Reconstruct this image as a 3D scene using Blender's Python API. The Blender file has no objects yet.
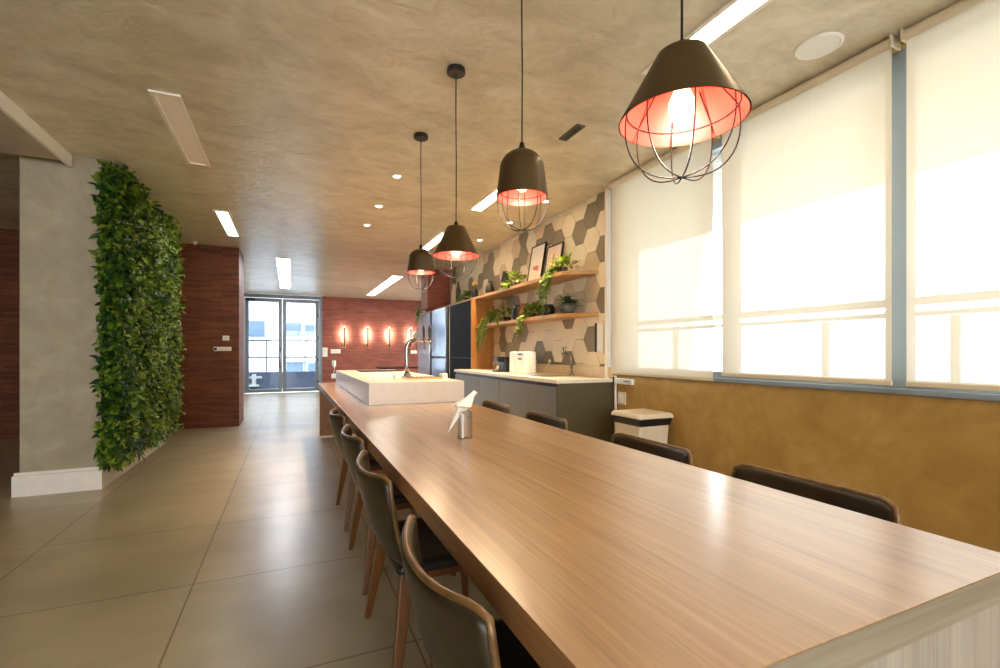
import bpy, bmesh, math, random
from mathutils import Vector, Matrix, Euler
PI = math.pi
scene = bpy.context.scene
COL = scene.collection
R = random.Random(7)

# ------------------------------------------------------------------ helpers
def lin(c):
    return tuple((v/12.92 if v <= .04045 else ((v+.055)/1.055)**2.4) for v in c)
def rgb(r, g, b): return lin((r/255, g/255, b/255))

def nmat(name):
    m = bpy.data.materials.new(name); m.use_nodes = True
    nt = m.node_tree; nt.nodes.clear()
    out = nt.nodes.new('ShaderNodeOutputMaterial')
    return m, nt, out
def N(nt, t, **kw):
    n = nt.nodes.new(t)
    for k, v in kw.items():
        if k in n.inputs.keys(): n.inputs[k].default_value = v
        else: setattr(n, k, v)
    return n
def L(nt, a, b): nt.links.new(a, b)
def rgba(c): return (c[0], c[1], c[2], 1)
def principled(nt, out, color=None, rough=.5, metal=0, spec=.5, **kw):
    p = nt.nodes.new('ShaderNodeBsdfPrincipled')
    if color: p.inputs['Base Color'].default_value = rgba(color)
    p.inputs['Roughness'].default_value = rough
    p.inputs['Metallic'].default_value = metal
    p.inputs['Specular IOR Level'].default_value = spec
    for k, v in kw.items(): p.inputs[k.replace('_', ' ')].default_value = v
    L(nt, p.outputs[0], out.inputs[0])
    return p
def ramp(nt, fac, stops):
    r = nt.nodes.new('ShaderNodeValToRGB')
    e = r.color_ramp.elements
    e[0].position, e[0].color = stops[0][0], rgba(stops[0][1])
    e[1].position, e[1].color = stops[-1][0], rgba(stops[-1][1])
    for p, c in stops[1:-1]:
        x = e.new(p); x.color = rgba(c)
    L(nt, fac, r.inputs[0])
    return r.outputs[0]
def coords(nt, scale=(1, 1, 1), rot=(0, 0, 0), loc=(0, 0, 0)):
    tc = nt.nodes.new('ShaderNodeTexCoord'); mp = nt.nodes.new('ShaderNodeMapping')
    mp.inputs['Scale'].default_value = scale; mp.inputs['Rotation'].default_value = rot; mp.inputs['Location'].default_value = loc
    L(nt, tc.outputs['Object'], mp.inputs[0])
    return mp.outputs[0]
def noise(nt, vec, scale, detail=4, rough=.55, dist=0):
    n = N(nt, 'ShaderNodeTexNoise'); n.inputs['Scale'].default_value = scale; n.inputs['Detail'].default_value = detail
    n.inputs['Roughness'].default_value = rough; n.inputs['Distortion'].default_value = dist
    L(nt, vec, n.inputs['Vector']); return n.outputs[0]
def bump(nt, p, h, strength, dist=.01):
    b = N(nt, 'ShaderNodeBump'); b.inputs['Strength'].default_value = strength; b.inputs['Distance'].default_value = dist
    L(nt, h, b.inputs['Height']); L(nt, b.outputs[0], p.inputs['Normal'])

def plain(name, c, rough=.5, metal=0, spec=.5, var=.06, vs=12, **kw):
    """one colour with a slight procedural mottling"""
    m, nt, out = nmat(name)
    p = principled(nt, out, None, rough, metal, spec, **kw)
    f = noise(nt, coords(nt), vs, 3)
    d = tuple(max(0, v*(1-var*2)) for v in c); l = tuple(min(1, v*(1+var)) for v in c)
    L(nt, ramp(nt, f, [(.3, d), (.7, l)]), p.inputs['Base Color'])
    return m
def stucco(name, stops, rough=.45, spec=.5, bs=.25, scale=1.2, stretch=(1, 1, 1)):
    m, nt, out = nmat(name)
    p = principled(nt, out, None, rough, 0, spec)
    v = coords(nt, stretch)
    a = noise(nt, v, scale, 6, .6, 1.4); b = noise(nt, v, scale*4.2, 5, .6, .8)
    mx = N(nt, 'ShaderNodeMix'); mx.data_type = 'FLOAT'; mx.inputs[0].default_value = .4
    L(nt, a, mx.inputs[2]); L(nt, b, mx.inputs[3])
    L(nt, ramp(nt, mx.outputs[0], stops), p.inputs['Base Color'])
    bump(nt, p, b, bs, .02)
    return m
def wood(name, stops, axis='Y', rough=.35, spec=.5, fine=26, coat=0.0):
    m, nt, out = nmat(name)
    p = principled(nt, out, None, rough, 0, spec)
    p.inputs['Coat Weight'].default_value = coat; p.inputs['Coat Roughness'].default_value = .22; p.inputs['Coat IOR'].default_value = 2.15
    sc = {'Y': (fine, .9, fine), 'Z': (fine, fine, .9), 'X': (.9, fine, fine)}[axis]
    a = noise(nt, coords(nt, sc), 1.0, 5, .6, .5)
    sc2 = tuple(s*.23 if s > 1 else s*.6 for s in sc)
    b = noise(nt, coords(nt, sc2, loc=(3, 1, 2)), 1.0, 3, .5, .8)
    sc3 = tuple(s*4 if s > 1 else s*3 for s in sc)
    c = noise(nt, coords(nt, sc3), 1.0, 2, .5)
    m1 = N(nt, 'ShaderNodeMix'); m1.data_type = 'FLOAT'; m1.inputs[0].default_value = .42
    L(nt, a, m1.inputs[2]); L(nt, b, m1.inputs[3])
    m2 = N(nt, 'ShaderNodeMix'); m2.data_type = 'FLOAT'; m2.inputs[0].default_value = .28
    L(nt, m1.outputs[0], m2.inputs[2]); L(nt, c, m2.inputs[3])
    L(nt, ramp(nt, m2.outputs[0], stops), p.inputs['Base Color'])
    bump(nt, p, m2.outputs[0], .03, .002)
    return m
def bricky(name, c1, c2, mort, rough=.6, bw=.30, bh=.028):
    m, nt, out = nmat(name)
    p = principled(nt, out, None, rough, 0, .35)
    tc = nt.nodes.new('ShaderNodeTexCoord'); s = nt.nodes.new('ShaderNodeSeparateXYZ'); cb = nt.nodes.new('ShaderNodeCombineXYZ')
    ad = N(nt, 'ShaderNodeMath', operation='ADD')
    L(nt, tc.outputs['Object'], s.inputs[0]); L(nt, s.outputs[0], ad.inputs[0]); L(nt, s.outputs[1], ad.inputs[1])
    L(nt, ad.outputs[0], cb.inputs[0]); L(nt, s.outputs[2], cb.inputs[1])
    b = N(nt, 'ShaderNodeTexBrick'); b.inputs['Color1'].default_value = rgba(c1); b.inputs['Color2'].default_value = rgba(c2)
    b.inputs['Mortar'].default_value = rgba(mort); b.inputs['Scale'].default_value = 1
    b.inputs['Mortar Size'].default_value = .0016; b.inputs['Brick Width'].default_value = bw; b.inputs['Row Height'].default_value = bh
    b.inputs['Mortar Smooth'].default_value = .3
    L(nt, cb.outputs[0], b.inputs[0])
    f = noise(nt, coords(nt), 3, 4)
    mx = N(nt, 'ShaderNodeMix'); mx.data_type = 'RGBA'; mx.blend_type = 'MULTIPLY'; mx.inputs[0].default_value = .55
    L(nt, b.outputs[0], mx.inputs[6]); L(nt, ramp(nt, f, [(.3, (.55, .55, .55)), (.7, (1, 1, 1))]), mx.inputs[7])
    L(nt, mx.outputs[2], p.inputs['Base Color'])
    bump(nt, p, b.outputs[1], -.3, .004)
    return m
def emit(name, c, s):
    m, nt, out = nmat(name)
    e = N(nt, 'ShaderNodeEmission'); e.inputs[0].default_value = rgba(c); e.inputs[1].default_value = s
    L(nt, e.outputs[0], out.inputs[0]); return m
def thin_glass(name, tint=(1, 1, 1), refl=.08, rough=.02):
    m, nt, out = nmat(name)
    t = N(nt, 'ShaderNodeBsdfTransparent'); t.inputs[0].default_value = rgba(tint)
    g = N(nt, 'ShaderNodeBsdfGlossy'); g.inputs['Roughness'].default_value = rough
    fr = N(nt, 'ShaderNodeFresnel'); fr.inputs[0].default_value = 1.45
    mu = N(nt, 'ShaderNodeMath', operation='MULTIPLY_ADD'); mu.inputs[1].default_value = .8; mu.inputs[2].default_value = refl*.3
    L(nt, fr.outputs[0], mu.inputs[0])
    mx = N(nt, 'ShaderNodeMixShader'); L(nt, mu.outputs[0], mx.inputs[0]); L(nt, t.outputs[0], mx.inputs[1]); L(nt, g.outputs[0], mx.inputs[2])
    L(nt, mx.outputs[0], out.inputs[0]); return m
def fabric(name, c, tr, opening):
    """woven sun-screen cloth: scatters, lets light through and is slightly open"""
    m, nt, out = nmat(name)
    d = N(nt, 'ShaderNodeBsdfDiffuse'); t = N(nt, 'ShaderNodeBsdfTranslucent'); o = N(nt, 'ShaderNodeBsdfTransparent')
    f = noise(nt, coords(nt, (1, 90, .7)), 1, 3)
    cc = ramp(nt, f, [(.3, tuple(v*.96 for v in c)), (.7, c)])
    L(nt, cc, d.inputs[0]); L(nt, cc, t.inputs[0])
    a = N(nt, 'ShaderNodeMixShader'); a.inputs[0].default_value = tr; L(nt, d.outputs[0], a.inputs[1]); L(nt, t.outputs[0], a.inputs[2])
    b = N(nt, 'ShaderNodeMixShader'); b.inputs[0].default_value = opening; L(nt, a.outputs[0], b.inputs[1]); L(nt, o.outputs[0], b.inputs[2])
    L(nt, b.outputs[0], out.inputs[0]); return m
def leafmat(name, cols, rough=.45):
    m, nt, out = nmat(name)
    p = principled(nt, out, None, rough, 0, .5)
    g = N(nt, 'ShaderNodeNewGeometry')
    L(nt, ramp(nt, g.outputs['Random Per Island'], [(i/(len(cols)-1), c) for i, c in enumerate(cols)]), p.inputs['Base Color'])
    t = N(nt, 'ShaderNodeBsdfTranslucent'); L(nt, p.inputs['Base Color'].links[0].from_socket, t.inputs[0])
    mx = N(nt, 'ShaderNodeMixShader'); mx.inputs[0].default_value = .25
    L(nt, p.outputs[0], mx.inputs[1]); L(nt, t.outputs[0], mx.inputs[2]); L(nt, mx.outputs[0], out.inputs[0])
    return m

# mesh building -------------------------------------------------------------
def obj(name, bm, mat, parent=None, smooth=False, bevel=0, seg=2, sub=0):
    me = bpy.data.meshes.new(name)
    if isinstance(bm, tuple): me.from_pydata(bm[0], [], bm[1])
    else:
        bmesh.ops.recalc_face_normals(bm, faces=bm.faces[:]); bm.to_mesh(me); bm.free()
    o = bpy.data.objects.new(name, me); COL.objects.link(o)
    for m in (mat if isinstance(mat, (list, tuple)) else [mat]): me.materials.append(m)
    if smooth:
        for p in me.polygons: p.use_smooth = True
        if smooth == 'auto':
            try: me.set_sharp_from_angle(angle=math.radians(38))
            except Exception: pass
    if bevel:
        b = o.modifiers.new('bevel', 'BEVEL'); b.width = bevel; b.segments = seg; b.limit_method = 'ANGLE'; b.angle_limit = math.radians(40)
    if sub:
        s = o.modifiers.new('sub', 'SUBSURF'); s.levels = sub; s.render_levels = sub
    if parent: o.parent = parent
    return o
def box(x0, x1, y0, y1, z0, z1, bm=None, mi=0):
    bm = bm or bmesh.new()
    vs = [bm.verts.new((x, y, z)) for z in (z0, z1) for y in (y0, y1) for x in (x0, x1)]
    for f in ((0, 2, 3, 1), (4, 5, 7, 6), (0, 1, 5, 4), (2, 6, 7, 3), (0, 4, 6, 2), (1, 3, 7, 5)):
        fc = bm.faces.new([vs[i] for i in f]); fc.material_index = mi
    return bm
def prism(pts, z0, z1, bm=None):
    """vertical prism of a plan outline"""
    bm = bm or bmesh.new()
    a = [bm.verts.new((p[0], p[1], z0)) for p in pts]; b = [bm.verts.new((p[0], p[1], z1)) for p in pts]
    bm.faces.new(a[::-1]); bm.faces.new(b)
    n = len(pts)
    for i in range(n): bm.faces.new((a[i], a[(i+1) % n], b[(i+1) % n], b[i]))
    return bm
def lathe(prof, n=32, bm=None, c=(0, 0, 0), closed=False):
    bm = bm or bmesh.new()
    rings = []
    for r, z in prof:
        if r < 1e-6: rings.append([bm.verts.new((c[0], c[1], c[2]+z))])
        else: rings.append([bm.verts.new((c[0]+r*math.cos(2*PI*i/n), c[1]+r*math.sin(2*PI*i/n), c[2]+z)) for i in range(n)])
    pairs = list(zip(rings, rings[1:]))
    if closed: pairs.append((rings[-1], rings[0]))
    for a, b in pairs:
        for i in range(n):
            j = (i+1) % n
            if len(a) == 1 and len(b) == 1: continue
            if len(a) == 1: bm.faces.new((a[0], b[j], b[i]))
            elif len(b) == 1: bm.faces.new((a[i], a[j], b[0]))
            else: bm.faces.new((a[i], a[j], b[j], b[i]))
    return bm
def tube(path, r, n=8, bm=None, cyc=False):
    bm = bm or bmesh.new()
    P = [Vector(p) for p in path]; m = len(P)
    rr = r if isinstance(r, (list, tuple)) else [r]*m
    rings = []; up = None
    for i in range(m):
        if cyc: d = P[(i+1) % m]-P[i-1]
        else: d = P[min(i+1, m-1)]-P[max(i-1, 0)]
        d.normalize()
        if up is None:
            up = Vector((0, 0, 1)) if abs(d.z) < .9 else Vector((1, 0, 0))
        u = up-d*up.dot(d)
        if u.length < 1e-4: u = d.orthogonal()
        u.normalize(); up = u; v = d.cross(u)
        rings.append([bm.verts.new(P[i]+(u*math.cos(2*PI*k/n)+v*math.sin(2*PI*k/n))*rr[i]) for k in range(n)])
    for i in range(m if cyc else m-1):
        a, b = rings[i], rings[(i+1) % m]
        for k in range(n): bm.faces.new((a[k], a[(k+1) % n], b[(k+1) % n], b[k]))
    if not cyc:
        bm.faces.new(rings[0][::-1]); bm.faces.new(rings[-1])
    return bm
def arcpts(n, f): return [f(i/(n-1)) for i in range(n)]

def thing(name, label, cat, loc=(0, 0, 0), rotz=0, group=None):
    o = bpy.data.objects.new(name, None); COL.objects.link(o)
    o.empty_display_size = .1
    o.location = loc; o.rotation_euler = (0, 0, rotz); tag(o, label, cat, group); return o
def tag(o, label, cat, group=None, kind=None):
    o['label'] = label; o['category'] = cat
    if group: o['group'] = group
    if kind: o['kind'] = kind
    return o
def struct(name, bm, mat, label=None, **kw):
    o = obj(name, bm, mat, **kw); o['kind'] = 'structure'
    o['label'] = label or name.replace('_', ' ')
    return o
def dup(root, loc, rotz=0, label=None):
    r = root.copy(); COL.objects.link(r); r.location = loc; r.rotation_euler = (0, 0, rotz)
    if label: r['label'] = label
    for ch in list(root.children):
        c = ch.copy(); COL.objects.link(c); c.parent = r
        for g in list(ch.children):
            d = g.copy(); COL.objects.link(d); d.parent = c
    return r

# ------------------------------------------------------------------ materials
M = {}
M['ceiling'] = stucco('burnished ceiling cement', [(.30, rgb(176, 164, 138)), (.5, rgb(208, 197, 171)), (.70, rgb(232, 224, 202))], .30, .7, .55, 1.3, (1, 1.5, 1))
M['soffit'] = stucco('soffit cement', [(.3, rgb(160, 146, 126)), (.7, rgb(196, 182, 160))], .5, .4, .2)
M['column'] = stucco('column cement', [(.3, rgb(142, 131, 108)), (.5, rgb(159, 148, 124)), (.7, rgb(176, 166, 143))], .6, .3, .15, 1.6)
M['ochre'] = stucco('ochre wall with lamp tint', [(.3, rgb(154, 118, 60)), (.5, rgb(174, 137, 74)), (.72, rgb(200, 164, 104))], .42, .45, .2, 1.5)  # cement's own ochre plus warm lamp light put into the colour
M['plaster'] = stucco('plain plaster', [(.3, rgb(176, 164, 142)), (.7, rgb(198, 186, 164))], .7, .3, .1)
M['white'] = plain('white lacquer', rgb(232, 226, 214), .4, var=.02)
M['whiteplastic'] = plain('white plastic', rgb(236, 232, 222), .35, var=.02)
M['cream'] = plain('cream plastic', rgb(226, 214, 190), .45, var=.03)
M['brick'] = bricky('red brown slim brick', rgb(166, 94, 76), rgb(140, 78, 62), rgb(112, 66, 54))
M['brickdark'] = bricky('brown slim brick', rgb(128, 70, 34), rgb(96, 50, 22), rgb(58, 30, 15))
M['table'] = wood('oak table laminate', [(.30, rgb(120, 84, 48)), (.46, rgb(158, 116, 70)), (.56, rgb(174, 132, 84)), (.72, rgb(196, 158, 112))], 'Y', .42, .5, 22, 1.0)
M['tableedge'] = wood('oak edge band', [(.30, rgb(104, 92, 72)), (.5, rgb(138, 125, 104)), (.72, rgb(164, 152, 132))], 'X', .4, .5, 30)
M['tableedgeY'] = wood('oak long edge band', [(.30, rgb(112, 76, 44)), (.5, rgb(150, 106, 66)), (.72, rgb(176, 132, 90))], 'Y', .4, .5, 30)
M['tablepanel'] = wood('oak panel vertical grain', [(.30, rgb(128, 114, 98)), (.5, rgb(160, 147, 131)), (.72, rgb(180, 168, 152))], 'Z', .45, .5, 34)
M['shelfwood'] = wood('warm shelf wood', [(.3, rgb(146, 98, 48)), (.5, rgb(180, 132, 72)), (.72, rgb(202, 158, 98))], 'Y', .4, .5, 24)
M['panelwood'] = wood('wood side panel', [(.3, rgb(134, 86, 38)), (.5, rgb(160, 108, 52)), (.72, rgb(180, 130, 68))], 'Z', .4, .5, 24)
M['legwood'] = wood('chair leg beech', [(.3, rgb(84, 48, 18)), (.5, rgb(106, 64, 27)), (.72, rgb(124, 78, 36))], 'Z', .4, .5, 40)
M['leather'] = plain('dark brown leather', rgb(48, 38, 18), .38, spec=.5, var=.16, vs=18)
M['leatherdark'] = plain('black brown seat leather', rgb(34, 28, 24), .45, var=.15, vs=20)
M['piping'] = plain('paler leather edge', rgb(116, 84, 46), .28, var=.2, vs=26)  # edge bead paler and browner than the backrest leather
M['bronze'] = plain('dark bronze shade', rgb(72, 52, 22), .40, .35, var=.05)
M['copper'] = plain('salmon copper inside', rgb(196, 62, 52), .4, .15, var=.03)
M['black'] = plain('black metal', rgb(26, 22, 20), .4, .3, var=.05)
M['blackgloss'] = plain('black glass front', rgb(9, 9, 9), .55, var=.02, spec=.06)
M['darkplastic'] = plain('black plastic', rgb(20, 20, 22), .35, var=.05)
M['chrome'] = plain('chrome', rgb(150, 146, 140), .14, 1, var=.02)
M['mirrorsteel'] = plain('fridge steel with reflected blue', rgb(196, 208, 224), .14, .55, var=.01)  # bluish base colour stands in for daylight reflected in the doors
M['gold'] = plain('brushed brass tray', rgb(196, 160, 104), .3, 1, var=.04)
M['alu'] = plain('grey aluminium', rgb(120, 128, 134), .4, .3, var=.02)
M['aludark'] = plain('blue grey aluminium', rgb(130, 138, 147), .38, .2, var=.02)
M['cabinet'] = plain('grey cabinet lacquer', rgb(112, 112, 110), .45, var=.02)
M['cabinetside'] = plain('olive grey cabinet side', rgb(84, 76, 52), .5, var=.03)
M['quartz'] = stucco('white quartz', [(.3, rgb(222, 210, 190)), (.7, rgb(240, 232, 218))], .22, .5, .0, 6)
M['block'] = stucco('white quartz block', [(.3, rgb(206, 196, 180)), (.7, rgb(218, 210, 198))], .28, .5, .0, 6)
M['splash'] = plain('beige quartz upstand', rgb(214, 190, 150), .3, var=.03)
M['hexlight'] = plain('pale hexagon tile', rgb(226, 212, 184), .6, var=.03, vs=5)
M['hexmid'] = plain('sand hexagon tile', rgb(200, 180, 146), .6, var=.04, vs=5)
M['hexdark'] = plain('taupe hexagon tile', rgb(134, 122, 98), .6, var=.05, vs=5)
M['grout'] = plain('dark grout', rgb(84, 72, 54), .8, var=.03)
M['glass'] = thin_glass('window glass', (.96, .98, .98), .1)
M['doorglass'] = thin_glass('tinted door glass', (.54, .58, .62), .1)
M['dimmedglass'] = thin_glass('dimmed rear glass', (.72, .72, .72), .1)  # grey tint only cuts the light from the unseen rear window
M['acrylic'] = thin_glass('clear acrylic', (.965, .96, .965), .1, .04)
M['blind'] = fabric('sun screen fabric', rgb(236, 230, 210), .145, .082)
M['hem'] = plain('blind hem bar', rgb(216, 202, 172), .5, var=.02)
M['lampwarm'] = emit('warm diffuser', rgb(255, 226, 184), 10)
M['lampcool'] = emit('neutral diffuser', rgb(255, 244, 226), 9)
M['lampday'] = emit('daylight diffuser', rgb(236, 242, 255), 11)
M['lampdim'] = emit('soft diffuser', rgb(255, 246, 232), 4)
M['lampoff'] = plain('switched off diffuser', rgb(244, 232, 218), .5, var=.02)
M['spotglow'] = emit('spot lens', rgb(255, 236, 204), 25)
M['bulb'] = emit('filament bulb', rgb(255, 206, 140), 4)
M['bulbsmall'] = emit('small filament bulb', rgb(255, 200, 140), 2.2)
M['sconceglow'] = emit('sconce lens', rgb(255, 214, 160), 14)
M['leaf'] = leafmat('living wall leaves', [rgb(40, 70, 14), rgb(82, 118, 24), rgb(54, 90, 18), rgb(116, 146, 32), rgb(66, 104, 22), rgb(150, 172, 50)])
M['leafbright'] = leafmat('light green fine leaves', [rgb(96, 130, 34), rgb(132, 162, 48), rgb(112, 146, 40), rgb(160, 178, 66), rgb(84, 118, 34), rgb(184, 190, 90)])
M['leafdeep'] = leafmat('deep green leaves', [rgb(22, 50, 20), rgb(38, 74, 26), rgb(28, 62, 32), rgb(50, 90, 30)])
M['pothos'] = leafmat('pothos leaves', [rgb(70, 96, 24), rgb(120, 140, 44), rgb(94, 120, 34), rgb(160, 172, 74)])
M['fernleaf'] = leafmat('fern leaves', [rgb(44, 82, 32), rgb(72, 108, 48), rgb(58, 94, 40)])
M['soil'] = plain('dark moss backing', rgb(26, 30, 14), .9)
M['greypot'] = plain('grey stone pot', rgb(98, 94, 84), .6, var=.08)
M['darkvase'] = plain('dark ceramic', rgb(34, 28, 24), .35, var=.1)
M['copperfig'] = plain('polished copper', rgb(208, 110, 70), .25, .9)
M['paper'] = plain('white folded paper', rgb(246, 240, 226), .6, var=.01)
M['art'] = plain('pale pink art paper', rgb(226, 200, 184), .5, var=.05, vs=5)
M['artwhite'] = plain('white art paper', rgb(220, 212, 202), .4, var=.03)
M['pink'] = plain('pink paint', rgb(214, 120, 110), .5, var=.1, vs=30)
M['red'] = plain('rust paint', rgb(170, 78, 58), .5, var=.1, vs=30)
M['facade'] = plain('white facade render', rgb(196, 200, 204), .7, var=.02)
M['facadeblue'] = plain('blue grey facade band', rgb(88, 108, 124), .6, var=.03)
M['facadeglass'] = plain('facade window glass', rgb(90, 108, 124), .15, var=.1)
M['lowwall'] = plain('blue grey balcony wall', rgb(92, 104, 122), .6, var=.03)
M['outfloor'] = plain('pale balcony floor', rgb(176, 178, 178), .5, var=.03)
M['overhang'] = plain('white overhang', rgb(214, 208, 196), .7, var=.02)
M['label'] = plain('pale label', rgb(236, 236, 232), .4, var=.01)
M['candle'] = plain('yellow blossom', rgb(240, 190, 70), .5, var=.05)

def floor_mat():
    m, nt, out = nmat('porcelain floor tiles')
    p = principled(nt, out, None, .3, 0, .6)
    v = coords(nt, loc=(.445, -1.865-.91*2+.0, 0))
    v.node.inputs['Location'].default_value = (.445+.91*20, -1.88+.91*20, 0)
    b = N(nt, 'ShaderNodeTexBrick'); b.offset = 0; b.squash = 1
    b.inputs['Color1'].default_value = (1, 1, 1, 1); b.inputs['Color2'].default_value = (.95, .95, .95, 1); b.inputs['Mortar'].default_value = (.42, .40, .36, 1)
    b.inputs['Scale'].default_value = 1; b.inputs['Mortar Size'].default_value = .0045; b.inputs['Mortar Smooth'].default_value = .2
    b.inputs['Brick Width'].default_value = .91; b.inputs['Row Height'].default_value = .91; b.inputs['Bias'].default_value = 0
    L(nt, v, b.inputs[0])
    f = noise(nt, coords(nt, (1, 1.5, 1)), 1.6, 4, .5, .4)
    c = ramp(nt, f, [(.3, rgb(156, 143, 113)), (.5, rgb(169, 156, 126)), (.72, rgb(182, 169, 139))])
    mx = N(nt, 'ShaderNodeMix'); mx.data_type = 'RGBA'; mx.blend_type = 'MULTIPLY'; mx.inputs[0].default_value = 1
    L(nt, c, mx.inputs[6]); L(nt, b.outputs[0], mx.inputs[7]); L(nt, mx.outputs[2], p.inputs['Base Color'])
    r = N(nt, 'ShaderNodeMapRange'); r.inputs[3].default_value = .285; r.inputs[4].default_value = .33; L(nt, f, r.inputs[0]); L(nt, r.outputs[0], p.inputs['Roughness'])
    bump(nt, p, b.outputs[1], -.25, .002)
    return m
M['floor'] = floor_mat()

# ------------------------------------------------------------------ room shell
HC = 2.82            # ceiling height
XW = 2.95            # window wall
YF = 14.9            # far wall
struct('floor', box(-6.6, 5.3, -3.2, YF+.2, -.12, 0), M['floor'])
bm = box(-1.69, 5.3, -3.2, YF+.2, HC, HC+.15)
box(-6.6, -1.69, 4.9, YF+.2, HC, HC+.15, bm)
struct('ceiling', bm, M['ceiling'])
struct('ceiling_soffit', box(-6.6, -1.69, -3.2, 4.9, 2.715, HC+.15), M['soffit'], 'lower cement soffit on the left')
struct('trim_1', box(-1.69, -1.668, -3.2, 5.06, 2.715, HC), M['white'], 'white trim strip along the soffit edge')
# window wall: below, above and beside the openings
bm = box(XW, XW+.2, -3.2, 3.86, 0, .945); box(XW, XW+.2, -3.2, 3.86, 2.79, HC, bm); box(XW, XW+.2, -3.2, -1.75, .945, 2.79, bm)
struct('wall_right', bm, M['ochre'], 'ochre burnished cement wall under the windows, partly tinted for warm lamplight')
struct('wall_right_kitchen', box(XW, XW+.2, 3.86, 10.15, 0, HC), M['grout'], 'kitchen wall behind the hexagon tiles')
struct('wall_right_return', box(XW, 5.3, 10.15, 10.35, 0, HC), M['brick'], 'brick return wall past the fridges')
bm = box(5.1, 5.3, 10.35, YF, 0, .4); box(5.1, 5.3, 10.35, YF, 2.6, HC, bm)
struct('wall_right_far', bm, M['plaster'], 'far right wall')
bm = box(.87, 5.3, YF, YF+.2, 0, HC); box(-1.6, -1.24, YF, YF+.2, 0, HC, bm); box(-6.6, -1.6, YF, YF+.2, 2.6, HC, bm)
struct('wall_far', bm, M['brick'], 'red slim brick wall with four sconces')
bm = box(-6.6, -5, -3.4, -3.2, 0, HC); box(-5, 5.3, -3.4, -3.2, 0, .5, bm); box(-5, 5.3, -3.4, -3.2, 2.6, HC, bm); box(2.7, 5.3, -3.4, -3.2, .5, 2.6, bm)
struct('wall_back', bm, M['plaster'])
def glazing(n, x0, x1, y0, y1, z0, z1, cnt, label):
    bm = bmesh.new(); gl = bmesh.new(); ax = 0 if x1-x0 > y1-y0 else 1
    a, b = (x0, x1) if ax == 0 else (y0, y1); c = (y0+y1)/2 if ax == 0 else (x0+x1)/2
    def bx(p, q, r, t, zz0, zz1, m): box(p, q, c+r, c+t, zz0, zz1, m) if ax == 0 else box(c+r, c+t, p, q, zz0, zz1, m)
    for k in range(cnt+1):
        p = a+(b-a-.06)*k/cnt
        bx(p, p+.06, -.03, .03, z0, z1, bm)
        if k < cnt:
            q = a+(b-a-.06)*(k+1)/cnt
            bx(p+.06, q, -.03, .03, z0, z0+.06, bm); bx(p+.06, q, -.03, .03, z1-.06, z1, bm); bx(p+.06, q, -.003, .003, z0+.06, z1-.06, gl)
    w = struct('window_%d' % n, bm, M['alu'], label); obj('pane', gl, M['dimmedglass' if n == 7 else 'glass'], w)
glazing(5, -6.6, -1.6, YF+.05, YF+.15, 0, 2.6, 4, 'unseen glazing left of the far door, added for daylight')  # unseen panes added to bring daylight into the far end
glazing(6, 5.15, 5.25, 10.35, YF, .4, 2.6, 4, 'unseen window at the far right of the room, added for daylight')  # another unseen window, added to brighten the far end
glazing(7, -5, 2.7, -3.35, -3.25, .5, 2.6, 7, 'unseen window behind the camera, sized and tinted for fill light')  # unseen rear window, widened and tinted to steer the fill light
struct('wall_left', box(-6.8, -6.6, -3.4, YF+.2, 0, HC), M['plaster'])
struct('wall_brown', box(-6.6, -.736, 8.468, 9.27, 0, HC), M['brickdark'], 'dark brown slim brick wall block beside the walkway')
struct('column', box(-2.0, -1.475, 5.065, 7.27, 0, HC), M['column'], 'cement column carrying the green wall')
bm = box(-2.04, -1.46, 5.035, 5.065, 0, .17); box(-2.04, -2.0, 5.065, 7.27, 0, .17, bm)
box(-2.03, -1.464, 5.045, 5.065, .1701, .195, bm)
struct('baseboard_left', bm, M['white'], 'white baseboard at the column foot', bevel=.003)
struct('baseboard_green', box(-1.475, -1.46, 5.06, 7.27, 0, .14), M['white'], 'white baseboard under the green wall', bevel=.003)

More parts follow.
